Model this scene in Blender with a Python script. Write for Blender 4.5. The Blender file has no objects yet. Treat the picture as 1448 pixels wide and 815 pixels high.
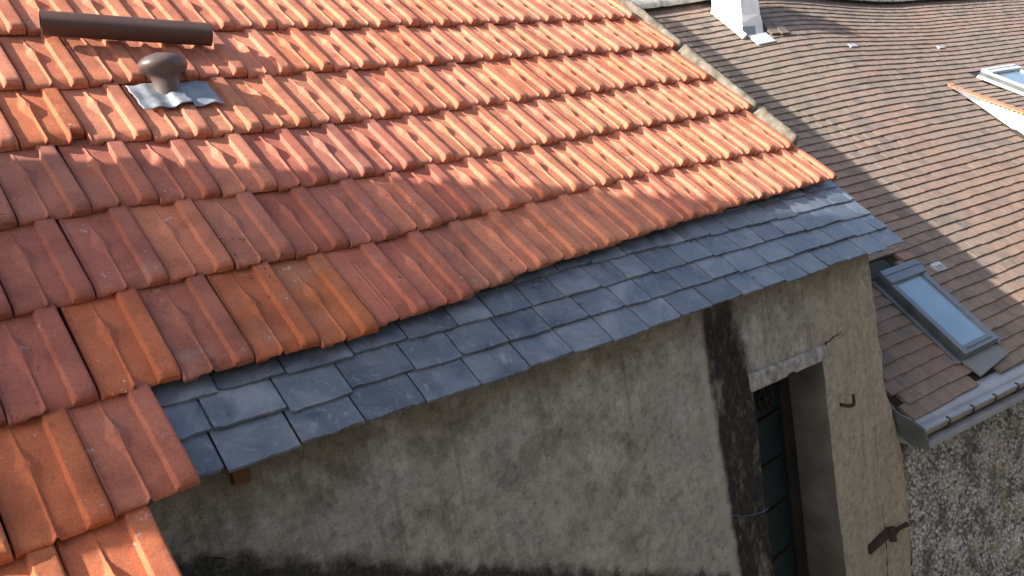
import bpy, math, random
from mathutils import Matrix, Vector, noise
random.seed(7)
R = math.radians
scn = bpy.context.scene
COL = scn.collection
V = Vector

# ------------------------------------------------------------------ camera
cam_d = bpy.data.cameras.new('camera')
cam_d.sensor_width = 36.0
cam_d.lens = 1090.52 / 1448 * 36.0
cam_d.clip_start = 0.02
cam_d.clip_end = 2000
cam = bpy.data.objects.new('camera', cam_d)
COL.objects.link(cam)
CAM = V((-0.8467, -2.2497, 0.4893))
RIGHT = V((0.73830, -0.65654, -0.15490)); UPV = V((0.22913, 0.02808, 0.97299)); FWD = V((0.63446, 0.75385, -0.17114))
cam.matrix_world = Matrix(((RIGHT.x, UPV.x, -FWD.x, CAM.x), (RIGHT.y, UPV.y, -FWD.y, CAM.y),
                           (RIGHT.z, UPV.z, -FWD.z, CAM.z), (0, 0, 0, 1)))
scn.camera = cam

def project(P):
    d = P - CAM
    z = d.dot(FWD)
    if z < 0.05: return None
    return (1090.52 * d.dot(RIGHT) / z + 724, 407.5 - 1090.52 * d.dot(UPV) / z, z)

# ------------------------------------------------------------------ sky, sun, exposure
SUN = V((-0.8067, 0.1936, 0.5584)).normalized()          # towards the sun
world = bpy.data.worlds.new('World'); scn.world = world
world.use_nodes = True
wn = world.node_tree
bg = wn.nodes['Background']
sky = wn.nodes.new('ShaderNodeTexSky')
sky.sky_type = 'NISHITA'
sky.sun_disc = False
sky.sun_elevation = math.asin(SUN.z)
sky.sun_rotation = math.atan2(SUN.x, SUN.y)
sky.air_density = 1.0; sky.dust_density = 3.5; sky.ozone_density = 1.0
wn.links.new(sky.outputs['Color'], bg.inputs['Color'])
bg.inputs['Strength'].default_value = 0.14
sd = bpy.data.lights.new('sun', 'SUN')
sd.energy = 5.0; sd.angle = R(0.53); sd.color = (1.0, 0.945, 0.87)
so = bpy.data.objects.new('sun', sd); COL.objects.link(so)
so.rotation_euler = SUN.to_track_quat('Z', 'Y').to_euler()
so.location = SUN * 30
scn.view_settings.view_transform = 'Standard'
scn.view_settings.look = 'None'
scn.view_settings.exposure = 1.12
scn.view_settings.gamma = 1.0
scn.view_settings.use_curve_mapping = False
scn.render.engine = 'CYCLES'
scn.cycles.use_denoising = True
scn.cycles.max_bounces = 8

# ------------------------------------------------------------------ node helpers
class NT:
    def __init__(s, name, rough=0.7, spec=0.4):
        s.m = bpy.data.materials.new(name); s.m.use_nodes = True
        s.t = s.m.node_tree; s.b = s.t.nodes['Principled BSDF']
        s.b.inputs['Roughness'].default_value = rough
        s.b.inputs['Specular IOR Level'].default_value = spec
    def n(s, ty, **kw):
        x = s.t.nodes.new('ShaderNode' + ty)
        for k, v in kw.items(): setattr(x, k, v)
        return x
    def put(s, sock, v):
        if hasattr(v, 'is_linked'): s.t.links.new(v, sock)
        else:
            if isinstance(v, tuple) and len(v) == 3 and sock.type == 'RGBA': v = v + (1.0,)
            sock.default_value = v
    def coord(s, which='Object'):
        return s.n('TexCoord').outputs[which]
    def info(s, which): return s.n('ObjectInfo').outputs[which]
    def vadd(s, a, b, op='ADD'):
        x = s.n('VectorMath', operation=op); s.put(x.inputs[0], a); s.put(x.inputs[1], b); return x.outputs[0]
    def scalev(s, a, v): return s.vadd(a, v, 'MULTIPLY')
    def noise(s, vec, scale, detail=4.0, rough=0.6, out=0, dist=0.0):
        x = s.n('TexNoise'); s.put(x.inputs['Vector'], vec)
        x.inputs['Scale'].default_value = scale; x.inputs['Detail'].default_value = detail
        x.inputs['Roughness'].default_value = rough; x.inputs['Distortion'].default_value = dist
        return x.outputs[out]
    def voro(s, vec, scale, feature='F1', out='Distance', rnd=1.0):
        x = s.n('TexVoronoi', feature=feature); s.put(x.inputs['Vector'], vec)
        x.inputs['Scale'].default_value = scale; x.inputs['Randomness'].default_value = rnd
        return x.outputs[out]
    def math(s, op, a, b=0.5, clamp=False):
        x = s.n('Math', operation=op, use_clamp=clamp); s.put(x.inputs[0], a); s.put(x.inputs[1], b); return x.outputs[0]
    def rng(s, v, a, b, c=0.0, d=1.0, smooth=True):
        x = s.n('MapRange', interpolation_type='SMOOTHSTEP' if smooth else 'LINEAR')
        s.put(x.inputs[0], v); s.put(x.inputs[1], a); s.put(x.inputs[2], b); s.put(x.inputs[3], c); s.put(x.inputs[4], d)
        return x.outputs[0]
    def ramp(s, f, stops):
        x = s.n('ValToRGB'); s.put(x.inputs[0], f); e = x.color_ramp.elements
        while len(e) < len(stops): e.new(0.5)
        for i, (p, c) in enumerate(stops): e[i].position = p; e[i].color = tuple(c) + (1.0,)
        return x.outputs[0]
    def mix(s, f, a, b, blend='MIX'):
        x = s.n('Mix', data_type='RGBA', blend_type=blend)
        s.put(x.inputs[0], f); s.put(x.inputs[6], a); s.put(x.inputs[7], b); return x.outputs[2]
    def sep(s, v):
        x = s.n('SeparateXYZ'); s.put(x.inputs[0], v); return x.outputs
    def bump(s, h, strength=0.4, dist=0.01):
        x = s.n('Bump'); x.inputs['Strength'].default_value = strength; x.inputs['Distance'].default_value = dist
        s.put(x.inputs['Height'], h); s.t.links.new(x.outputs[0], s.b.inputs['Normal'])
    def color(s, c): s.put(s.b.inputs['Base Color'], c)
    def rough(s, c): s.put(s.b.inputs['Roughness'], c)
    def metal(s, c): s.put(s.b.inputs['Metallic'], c)

def grey(v): return (v, v, v)

# ------------------------------------------------------------------ materials
def m_tile():
    k = NT('terracotta', 0.8, 0.18)
    rnd = k.info('Random')
    v = k.vadd(k.coord(), k.scalev(rnd, (37.0, 51.0, 23.0)))
    base = k.info('Color')
    n1 = k.noise(v, 7, 5, 0.6)
    c = k.mix(1.0, base, k.ramp(n1, [(0.3, (0.70, 0.66, 0.66)), (0.52, (1, 1, 1)), (0.72, (1.16, 1.16, 1.14))]), 'MULTIPLY')
    n2 = k.noise(v, 55, 4, 0.65)
    c = k.mix(k.rng(n2, 0.52, 0.75, 0, 0.35), c, (0.20, 0.075, 0.05))
    bloom = k.math('MULTIPLY', k.rng(k.noise(v, 4.5, 5, 0.6), 0.52, 0.75), k.rng(k.math('FRACT', k.math('MULTIPLY', rnd, 13.7)), 0.35, 1.0, 0.05, 0.42))
    c = k.mix(bloom, c, (0.36, 0.27, 0.23))
    gate = k.rng(k.math('FRACT', k.math('MULTIPLY', rnd, 7.31)), 0.15, 0.8, 0.0, 1.0)
    sp = k.math('MULTIPLY', k.rng(k.noise(v, 24, 5, 0.65), 0.63, 0.68), k.rng(k.noise(v, 5, 2), 0.50, 0.66))
    grn = k.noise(v, 150, 4, 0.8)
    c = k.mix(1.0, c, k.ramp(grn, [(0.35, grey(0.78)), (0.5, grey(1.0)), (0.66, grey(1.16))]), 'MULTIPLY')
    c = k.mix(k.math('MULTIPLY', sp, gate), c, (0.46, 0.45, 0.42))
    dots = k.math('MULTIPLY', k.rng(k.voro(v, 42), 0.17, 0.11), k.rng(k.noise(v, 9, 2), 0.60, 0.68))
    c = k.mix(k.math('MULTIPLY', dots, k.rng(rnd, 0.2, 0.8, 0.2, 0.9)), c, (0.55, 0.53, 0.49))
    blk = k.math('MULTIPLY', k.rng(k.noise(v, 60, 3, 0.6), 0.62, 0.67), k.rng(k.noise(v, 11, 2), 0.5, 0.62))
    c = k.mix(k.math('MULTIPLY', blk, k.rng(k.math('FRACT', k.math('MULTIPLY', rnd, 3.3)), 0.2, 1.0, 0.1, 0.95)), c, (0.035, 0.03, 0.026))
    y = k.sep(k.coord())[1]
    al = k.info('Alpha')
    moss = k.math('MULTIPLY', k.rng(k.math('ADD', y, k.math('MULTIPLY', k.noise(v, 30, 5, 0.7), 0.10)), k.math('ADD', 0.040, k.math('MULTIPLY', al, 0.045)), 0.030), al)
    c = k.mix(k.math('MULTIPLY', moss, 0.85), c, k.ramp(k.noise(v, 70, 4, 0.7), [(0.4, (0.045, 0.035, 0.022)), (0.65, (0.15, 0.105, 0.065))]))
    k.color(c)
    k.rough(k.rng(n1, 0.3, 0.7, 0.72, 0.9))
    k.bump(k.math('ADD', k.math('MULTIPLY', n2, 0.7), k.noise(v, 220, 3, 0.7)), 0.28, 0.002)
    return k.m

def m_slate():
    k = NT('slate', 0.5, 0.5)
    rnd = k.info('Random')
    v = k.vadd(k.coord(), k.scalev(rnd, (31.0, 17.0, 43.0)))
    n1 = k.noise(v, 6, 6, 0.62, dist=0.6)
    c = k.ramp(n1, [(0.30, (0.040, 0.048, 0.060)), (0.5, (0.082, 0.096, 0.118)), (0.70, (0.148, 0.164, 0.188))])
    c = k.mix(1.0, c, k.ramp(rnd, [(0.0, grey(0.90)), (0.5, grey(1.15)), (1.0, grey(1.5))]), 'MULTIPLY')
    ve = k.noise(k.scalev(v, (1.0, 0.5, 1.0)), 30, 6, 0.7, dist=1.2)
    c = k.mix(k.rng(ve, 0.54, 0.70, 0, 0.65), c, (0.26, 0.27, 0.28))
    dots = k.math('MULTIPLY', k.rng(k.voro(v, 60), 0.14, 0.08), k.rng(k.noise(v, 12, 2), 0.55, 0.62))
    c = k.mix(k.math('MULTIPLY', dots, 0.75), c, (0.42, 0.42, 0.40))
    rust = k.math('MULTIPLY', k.rng(k.noise(v, 5, 3), 0.64, 0.74), k.rng(rnd, 0.8, 0.9))
    c = k.mix(k.math('MULTIPLY', rust, 0.45), c, (0.16, 0.075, 0.045))
    k.color(c)
    k.rough(k.rng(n1, 0.3, 0.7, 0.26, 0.46))
    k.b.inputs['Specular IOR Level'].default_value = 0.75
    k.bump(k.math('ADD', k.math('MULTIPLY', n1, 2.0), k.math('MULTIPLY', ve, 0.8)), 0.38, 0.004)
    return k.m

def m_plaster():
    k = NT('weathered_render', 0.9, 0.15)
    o = k.coord(); x, y, z = k.sep(o)
    big = k.noise(o, 1.7, 5, 0.6); med = k.noise(o, 6, 6, 0.65); fine = k.noise(o, 45, 5, 0.7)
    grit = k.noise(o, 140, 3, 0.8)
    c = k.ramp(med, [(0.30, (0.200, 0.185, 0.152)), (0.46, (0.335, 0.316, 0.268)), (0.60, (0.425, 0.405, 0.352)), (0.76, (0.54, 0.525, 0.48))])
    c = k.mix(k.rng(big, 0.42, 0.62, 0, 0.5), c, (0.39, 0.39, 0.365))
    flk = k.noise(k.vadd(o, k.scalev(k.noise(o, 14, 4, out=1), (0.09, 0.09, 0.09))), 4.2, 3, 0.5)
    c = k.mix(k.rng(flk, 0.585, 0.60, 0, 0.38), c, (0.50, 0.48, 0.42))
    c = k.mix(k.rng(flk, 0.36, 0.345, 0, 0.40), c, (0.16, 0.15, 0.125))
    beige = k.rng(x, 2.75, 3.35, 0.0, 0.75)
    c = k.mix(beige, c, k.ramp(k.noise(k.scalev(o, (3, 1, 0.6)), 3, 5), [(0.3, (0.36, 0.305, 0.225)), (0.7, (0.50, 0.435, 0.335))]))
    strk = k.noise(k.scalev(o, (9.0, 1.0, 0.45)), 2.2, 5, 0.6)
    c = k.mix(k.rng(strk, 0.55, 0.70, 0, 0.42), c, (0.15, 0.13, 0.10))
    # brown run-off under the slates
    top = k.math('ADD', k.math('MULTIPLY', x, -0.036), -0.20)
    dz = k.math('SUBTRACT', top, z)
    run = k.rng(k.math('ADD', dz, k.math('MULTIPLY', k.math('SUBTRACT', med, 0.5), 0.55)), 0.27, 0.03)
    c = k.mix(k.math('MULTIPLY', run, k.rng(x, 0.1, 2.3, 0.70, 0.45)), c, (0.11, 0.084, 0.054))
    # pits
    pit = k.math('MULTIPLY', k.rng(k.noise(k.scalev(o, (1.6, 1, 1)), 24, 3, 0.5), 0.67, 0.72), k.rng(k.noise(o, 5, 2), 0.45, 0.6))
    c = k.mix(k.math('MULTIPLY', pit, 0.7), c, (0.07, 0.06, 0.048))
    mid = k.noise(o, 22, 8, 0.72)
    c = k.mix(1.0, c, k.ramp(mid, [(0.32, grey(0.55)), (0.47, grey(0.95)), (0.56, grey(1.05)), (0.70, grey(1.35))]), 'MULTIPLY')
    c = k.mix(k.rng(grit, 0.52, 0.70, 0, 0.5), c, (0.09, 0.08, 0.065))
    c = k.mix(k.rng(grit, 0.48, 0.30, 0, 0.22), c, (0.50, 0.47, 0.41))
    # black mould along the sloping old roof line
    ln = k.math('SUBTRACT', k.math('ADD', k.math('MULTIPLY', x, -0.525), -0.455), z)
    ln = k.math('ADD', ln, k.math('MULTIPLY', k.math('SUBTRACT', k.noise(o, 9, 6, 0.7), 0.5), 0.22))
    mould = k.math('MULTIPLY', k.rng(ln, -0.035, 0.05), k.rng(x, 2.25, 2.2))
    c = k.mix(k.math('MULTIPLY', mould, 0.93), c, k.ramp(k.noise(o, 60, 4, 0.7), [(0.45, (0.022, 0.020, 0.017)), (0.60, (0.06, 0.055, 0.045)), (0.74, (0.25, 0.24, 0.21))]))
    # soot column beside the opening
    wob = k.math('MULTIPLY', k.math('SUBTRACT', k.noise(o, 10, 6, 0.7), 0.5), 0.17)
    xl = k.math('ADD', k.math('MULTIPLY', z, -0.058), 2.155)
    xr = k.math('MINIMUM', k.math('ADD', k.math('MULTIPLY', z, -0.26), 2.315), 2.64)
    a = k.rng(k.math('SUBTRACT', k.math('ADD', x, k.math('MULTIPLY', wob, 0.4)), xl), -0.012, 0.03)
    b = k.rng(k.math('SUBTRACT', xr, k.math('ADD', x, wob)), -0.055, 0.05)
    soot = k.math('MULTIPLY', k.math('MULTIPLY', a, b), k.rng(z, -0.28, -0.42, 0.80, 1.0))
    soot = k.math('MULTIPLY', soot, k.rng(k.noise(k.scalev(o, (1.5, 1, 0.7)), 7, 6, 0.7), 0.32, 0.50, 0.62, 1.0))
    c = k.mix(k.math('MULTIPLY', soot, 0.97), c, k.ramp(k.noise(k.scalev(o, (1, 1, 0.6)), 48, 5, 0.75), [(0.42, (0.014, 0.013, 0.012)), (0.60, (0.036, 0.032, 0.027)), (0.74, (0.17, 0.155, 0.13))]))
    pale = k.math('MULTIPLY', k.rng(k.math('ABSOLUTE', k.math('SUBTRACT', k.math('ADD', x, k.math('MULTIPLY', wob, 0.3)), k.math('SUBTRACT', xl, 0.035))), 0.038, 0.008), k.rng(z, -0.36, -0.75, 0.2, 0.6))
    c = k.mix(pale, c, (0.42, 0.39, 0.33))
    k.color(c)
    k.bump(k.math('ADD', k.math('MULTIPLY', fine, 1.0), k.math('ADD', k.math('MULTIPLY', grit, 0.5), k.math('ADD', k.math('MULTIPLY', med, 2.0), k.math('MULTIPLY', mid, 1.5)))), 0.9, 0.014)
    return k.m

def m_simple(name, c1, c2, scale=8, rough=0.7, spec=0.3, metal=0.0, bump=0.2, fine=80, coord='Object', c3=None):
    k = NT(name, rough, spec)
    o = k.vadd(k.coord(coord), k.scalev(k.info('Random'), (13.0, 29.0, 7.0)))
    n = k.noise(o, scale, 6, 0.62); f = k.noise(o, fine, 4, 0.7)
    st = [(0.32, c1), (0.68, c2)]
    if c3: st.append((0.82, c3))
    c = k.ramp(n, st)
    c = k.mix(k.rng(f, 0.5, 0.75, 0, 0.3), c, tuple(q * 0.55 for q in c1))
    k.color(c); k.metal(metal)
    k.rough(k.rng(n, 0.3, 0.7, max(0.05, rough - 0.08), min(1, rough + 0.08)))
    if bump: k.bump(k.math('ADD', f, n), bump, 0.004)
    return k.m

def m_brown(name, island):
    k = NT(name, 0.8, 0.25)
    if island: rnd = k.n('NewGeometry').outputs['Random Per Island']; v = k.coord()
    else: rnd = k.info('Random'); v = k.n('NewGeometry').outputs['Position']
    pos = k.n('NewGeometry').outputs['Position']
    c = k.ramp(rnd, [(0.0, (0.170, 0.138, 0.116)), (0.25, (0.212, 0.167, 0.136)), (0.5, (0.240, 0.182, 0.146)), (0.72, (0.258, 0.188, 0.148)), (0.9, (0.235, 0.188, 0.156)), (1.0, (0.270, 0.178, 0.132))])
    reg = k.noise(pos, 0.75, 3, 0.55)
    c = k.mix(k.rng(reg, 0.50, 0.64, 0, 0.40), c, (0.285, 0.170, 0.125))
    c = k.mix(k.rng(reg, 0.48, 0.34, 0, 0.40), c, (0.195, 0.165, 0.126))
    n = k.noise(pos, 14, 5, 0.65)
    c = k.mix(1.0, c, k.ramp(n, [(0.3, grey(0.74)), (0.55, grey(0.98)), (0.75, grey(1.12))]), 'MULTIPLY')
    f = k.noise(pos, 110, 4, 0.7)
    c = k.mix(k.rng(f, 0.55, 0.75, 0, 0.35), c, (0.055, 0.045, 0.04))
    sp = k.math('MULTIPLY', k.rng(k.noise(pos, 70, 3, 0.5), 0.685, 0.72), k.rng(k.noise(pos, 3, 2), 0.46, 0.6))
    c = k.mix(k.math('MULTIPLY', sp, 0.7), c, (0.42, 0.40, 0.36))
    k.color(c)
    k.bump(k.math('ADD', f, k.math('MULTIPLY', n, 1.5)), 0.35, 0.004)
    return k.m

def m_pebble():
    k = NT('rubble_render', 0.92, 0.15)
    o = k.coord()
    d = k.vadd(o, k.scalev(k.noise(o, 30, 3, out=1), (0.02, 0.02, 0.02)))
    v1 = k.voro(d, 40); v2 = k.voro(d, 13, 'SMOOTH_F1')
    n = k.noise(o, 5, 6, 0.65); f = k.noise(o, 60, 5, 0.72)
    g = k.noise(o, 11, 7, 0.66)
    c = k.ramp(k.math('ADD', k.math('MULTIPLY', v1, 0.52), k.math('MULTIPLY', k.math('ADD', f, g), 0.36)), [(0.40, (0.60, 0.60, 0.58)), (0.54, (0.40, 0.398, 0.385)), (0.66, (0.24, 0.238, 0.23)), (0.78, (0.08, 0.08, 0.077))])
    c = k.mix(k.rng(n, 0.50, 0.62, 0, 0.7), c, k.ramp(f, [(0.4, (0.04, 0.04, 0.038)), (0.7, (0.16, 0.158, 0.15))]))
    c = k.mix(k.math('MULTIPLY', k.rng(n, 0.46, 0.34), 0.5), c, (0.50, 0.51, 0.52))
    c = k.mix(k.math('MULTIPLY', k.rng(k.noise(o, 3.1, 3), 0.55, 0.66), 0.45), c, (0.27, 0.23, 0.14))
    x, y, z = k.sep(o)
    shelf_shade = k.rng(k.math('ADD', z, k.math('MULTIPLY', k.noise(o, 7, 5), 0.16)), -0.11, 0.01)  # shadow beneath the gutter shelf painted onto the wall top
    c = k.mix(k.math('MULTIPLY', shelf_shade, 0.7), c, (0.06, 0.055, 0.048))
    k.color(c)
    k.bump(k.math('SUBTRACT', f, v1), 0.8, 0.012)
    return k.m

def m_lead():
    k = NT('lead_sheet', 0.42, 0.5)
    o = k.coord(); n = k.noise(o, 18, 5, 0.6)
    k.color(k.ramp(n, [(0.3, (0.20, 0.23, 0.26)), (0.6, (0.34, 0.36, 0.38)), (0.75, (0.45, 0.46, 0.46))]))
    k.metal(0.35); k.rough(k.rng(n, 0.3, 0.7, 0.35, 0.6)); k.bump(n, 0.3, 0.004)
    return k.m

def m_zinc(name, c1=(0.33, 0.36, 0.40), c2=(0.47, 0.49, 0.52), rough=0.38, metal=0.6):
    k = NT(name, rough, 0.5)
    o = k.coord(); n = k.noise(o, 7, 6, 0.65); f = k.noise(o, 50, 4)
    c = k.ramp(n, [(0.32, c1), (0.7, c2)])
    c = k.mix(k.rng(f, 0.6, 0.72, 0, 0.3), c, (0.16, 0.15, 0.13))
    k.color(c); k.metal(metal); k.rough(k.rng(n, 0.3, 0.7, rough - 0.08, rough + 0.14))
    return k.m

def m_glass(name, base, rough=0.05, metal=0.0, spec=0.8, ior=1.7):
    k = NT(name, rough, spec)
    o = k.coord()
    k.color(k.ramp(k.noise(o, 5, 4), [(0.3, base), (0.7, tuple(q * 1.25 for q in base))]))
    k.b.inputs['IOR'].default_value = ior
    k.metal(metal)
    k.rough(k.rng(k.noise(o, 9, 6, 0.7), 0.35, 0.7, rough, rough + 0.22))
    return k.m

M = {}
M['tile'] = m_tile(); M['slate'] = m_slate(); M['plaster'] = m_plaster()
M['brown'] = m_brown('flat_clay_tile', False); M['brown_far'] = m_brown('flat_clay_tiles', True)
M['pebble'] = m_pebble(); M['lead'] = m_lead(); M['zinc'] = m_zinc('zinc', (0.20, 0.22, 0.24), (0.31, 0.33, 0.35), 0.5, 0.3)
M['zinc_dark'] = m_zinc('weathered_zinc', (0.07, 0.085, 0.085), (0.13, 0.145, 0.15), 0.45, 0.4)
M['gutter_out'] = m_zinc('gutter_patina', (0.20, 0.18, 0.13), (0.30, 0.275, 0.21), 0.6, 0.1)
M['apron'] = m_zinc('dull_lead', (0.16, 0.17, 0.18), (0.22, 0.23, 0.24), 0.55, 0.15)
M['gutter_in'] = m_zinc('gutter_bed', (0.30, 0.34, 0.40), (0.42, 0.46, 0.52), 0.5, 0.1)  # blue sky reflection put into the colour of the gutter bed
M['frame'] = m_zinc('skylight_metal', (0.15, 0.165, 0.185), (0.21, 0.225, 0.25), 0.35, 0.45)
M['frame_pale'] = m_zinc('pale_metal', (0.45, 0.47, 0.48), (0.6, 0.62, 0.63), 0.4, 0.2)
M['vent_grey'] = m_zinc('grey_tile', (0.30, 0.30, 0.30), (0.42, 0.42, 0.41), 0.6, 0.0)
M['glass'] = m_glass('roof_glass', (0.22, 0.30, 0.35), 0.04, 0.4)
M['door_glass'] = m_glass('dusty_door_glass', (0.005, 0.014, 0.017), 0.35, 0.0, 0.3, 1.4)
M['mortar'] = m_simple('verge_mortar', (0.10, 0.085, 0.062), (0.27, 0.24, 0.19), 16, 0.93, 0.1, 0, 0.9, 60, c3=(0.36, 0.33, 0.27))
M['ridge'] = m_simple('lichen_ridge', (0.16, 0.155, 0.13), (0.42, 0.41, 0.36), 12, 0.9, 0.1, 0, 0.8, 40)
M['white'] = m_simple('white_render', (0.62, 0.62, 0.60), (0.80, 0.80, 0.78), 3, 0.85, 0.2, 0, 0.3, 60)
M['cream'] = m_simple('cream_render', (0.62, 0.57, 0.47), (0.78, 0.74, 0.64), 4, 0.85, 0.2, 0, 0.3, 60)
M['wood_pale'] = m_simple('bleached_oak', (0.15, 0.147, 0.14), (0.41, 0.405, 0.39), 26, 0.85, 0.2, 0, 0.8, 90)
M['wood_dark'] = m_simple('dark_timber', (0.018, 0.015, 0.012), (0.042, 0.033, 0.024), 12, 0.8, 0.2, 0, 0.4, 70)
M['wood_brown'] = m_simple('rafter_timber', (0.13, 0.065, 0.03), (0.26, 0.14, 0.07), 14, 0.8, 0.2, 0, 0.5, 70)
M['wood_end'] = m_simple('old_rafter', (0.06, 0.032, 0.018), (0.13, 0.072, 0.04), 14, 0.85, 0.2, 0, 0.5, 70)
M['brown_metal'] = m_simple('brown_sheet_metal', (0.075, 0.040, 0.030), (0.105, 0.058, 0.044), 4, 0.5, 0.4, 0.1, 0.06, 60)
M['cowl'] = m_simple('brown_vent_plastic', (0.090, 0.060, 0.050), (0.128, 0.088, 0.075), 7, 0.40, 0.45, 0, 0.08, 60)
M['rust'] = m_simple('rusty_iron', (0.026, 0.019, 0.015), (0.070, 0.046, 0.034), 30, 0.85, 0.25, 0.2, 0.6, 90)
M['black'] = m_simple('black_sheet', (0.018, 0.018, 0.018), (0.035, 0.034, 0.032), 10, 0.7, 0.3)
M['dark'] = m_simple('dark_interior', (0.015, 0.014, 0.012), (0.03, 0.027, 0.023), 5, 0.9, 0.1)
M['deck'] = m_simple('roof_boarding', (0.03, 0.026, 0.022), (0.06, 0.05, 0.04), 8, 0.9, 0.1)
M['wall_plain'] = m_simple('grey_render', (0.26, 0.255, 0.24), (0.36, 0.355, 0.335), 2.5, 0.9, 0.15, 0, 0.5, 50)
M['reveal'] = m_simple('shaded_reveal_render', (0.075, 0.072, 0.062), (0.15, 0.145, 0.125), 5, 0.92, 0.12, 0, 0.6, 60, c3=(0.20, 0.195, 0.17))  # shade inside the opening put into a darker render colour
M['blue'] = m_simple('blue_wire', (0.06, 0.075, 0.15), (0.10, 0.115, 0.22), 10, 0.5, 0.4)
M['tile_edge'] = m_simple('orange_tile_edge', (0.42, 0.17, 0.09), (0.55, 0.25, 0.14), 25, 0.75, 0.3)
M['ground'] = m_simple('courtyard_ground', (0.10, 0.095, 0.085), (0.17, 0.16, 0.14), 1.5, 0.92, 0.15, 0, 0.6, 20)

# ------------------------------------------------------------------ object helpers
WM = {}
def link(o, parent=None, mat=None):
    COL.objects.link(o)
    if mat is not None: o.matrix_basis = mat
    WM[o] = o.matrix_basis.copy()
    if parent is not None:
        o.parent = parent
        o.matrix_parent_inverse = WM[parent].inverted()
    return o
def mesh(name, vs, fs, m, smooth=False):
    me = bpy.data.meshes.new(name)
    me.from_pydata([tuple(v) for v in vs], [], fs)
    me.validate(); me.update()
    for x in (m if isinstance(m, (list, tuple)) else [m]): me.materials.append(x)
    if smooth: me.shade_smooth()
    return me
def obj(name, me, parent=None, mat=None): return link(bpy.data.objects.new(name, me), parent, mat)
def empty(name, loc, label, cat):
    o = bpy.data.objects.new(name, None); o.empty_display_size = 0.2
    link(o, None, Matrix.Translation(loc)); o['label'] = label; o['category'] = cat
    return o
def tag(o, label, cat, group=None):
    o['label'] = label; o['category'] = cat
    if group: o['group'] = group
    return o
class MB:
    def __init__(s): s.v = []; s.f = []
    def quad(s, *p):
        i = len(s.v); s.v += [V(q) for q in p]; s.f.append(tuple(range(i, i + len(p))))
    def hexa(s, p):              # 8 points: bottom 4 (ccw), top 4
        i = len(s.v); s.v += [V(q) for q in p]
        for q in ((3, 2, 1, 0), (4, 5, 6, 7), (0, 1, 5, 4), (1, 2, 6, 5), (2, 3, 7, 6), (3, 0, 4, 7)):
            s.f.append(tuple(i + t for t in q))
    def box(s, x0, x1, y0, y1, z0, z1, fr=None):
        p = [(x0, y0, z0), (x1, y0, z0), (x1, y1, z0), (x0, y1, z0), (x0, y0, z1), (x1, y0, z1), (x1, y1, z1), (x0, y1, z1)]
        s.hexa([fr(*q) for q in p] if fr else p)
    def tube(s, pts, rads, seg=10, cap=True):
        pts = [V(p) for p in pts]
        if not isinstance(rads, (list, tuple)): rads = [rads] * len(pts)
        i0 = len(s.v); ref = V((0.13, 0.21, 1)).normalized()
        for k, p in enumerate(pts):
            t = (pts[min(k + 1, len(pts) - 1)] - pts[max(k - 1, 0)]).normalized()
            u = t.cross(ref)
            if u.length < 0.05: u = t.cross(V((1, 0, 0)))
            u.normalize(); w = t.cross(u)
            for q in range(seg):
                a = 2 * math.pi * q / seg
                s.v.append(p + (u * math.cos(a) + w * math.sin(a)) * rads[k])
        for k in range(len(pts) - 1):
            for q in range(seg):
                a = i0 + k * seg + q; b = i0 + k * seg + (q + 1) % seg
                s.f.append((a, b, b + seg, a + seg))
        if cap:
            s.f.append(tuple(i0 + q for q in reversed(range(seg))))
            s.f.append(tuple(i0 + (len(pts) - 1) * seg + q for q in range(seg)))
    def build(s, name, m, parent=None, mat=None, smooth=False, bevel=0.0):
        o = obj(name, mesh(name, s.v, s.f, m, smooth), parent, mat)
        if bevel:
            md = o.modifiers.new('bevel', 'BEVEL'); md.width = bevel; md.segments = 2; md.limit_method = 'ANGLE'
        return o
def sm(a, b, x):
    t = max(0.0, min(1.0, (x - a) / (b - a))); return t * t * (3 - 2 * t)
def interp(tab, x):
    if x <= tab[0][0]: return tab[0][1]
    for (x0, y0), (x1, y1) in zip(tab, tab[1:]):
        if x <= x1: return y0 + (y1 - y0) * (x - x0) / (x1 - x0)
    return tab[-1][1]

# ================================================================== THE GROUND
gm = MB(); gm.quad((-60, -60, -5.2), (80, -60, -5.2), (80, 80, -5.2), (-60, 80, -5.2))
g_ = gm.build('ground', M['ground']); g_['kind'] = 'structure'

# ================================================================== THE PLASTERED HOUSE
TH = R(43.313); SX = V((0, math.cos(TH), math.sin(TH))); NR = V((0, -math.sin(TH), math.cos(TH))); X = V((1, 0, 0))
W = 0.21; G = 0.36035
def P(a, b, h=0.0): return X * a + SX * b + NR * h
house = empty('plastered_house', (1.5, 0.5, -5.2), 'old rendered house with orange clay tile roof and slate eave in front', 'house')

# ---- roof boarding under the tiles
dk = MB()
dk.quad(P(-2.3, 0.02, -.035), P(3.74, 0.02, -.035), P(3.74, 4.7, -.035), P(-2.3, 4.7, -.035))
dk.quad(P(-2.3, -1.35, -.035), P(-.52, -1.35, -.035), P(-.52, .03, -.0351), P(-2.3, .03, -.0351))
ridge = P(0, 4.7, -.035)
dk.quad((-2.3, ridge.y, ridge.z), (3.74, ridge.y, ridge.z), (3.74, ridge.y + 2.4, ridge.z - 2.2), (-2.3, ridge.y + 2.4, ridge.z - 2.2))
roof = dk.build('tile_roof', M['deck'], house)
roof['label'] = 'steep roof of orange interlocking clay tiles'

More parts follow.
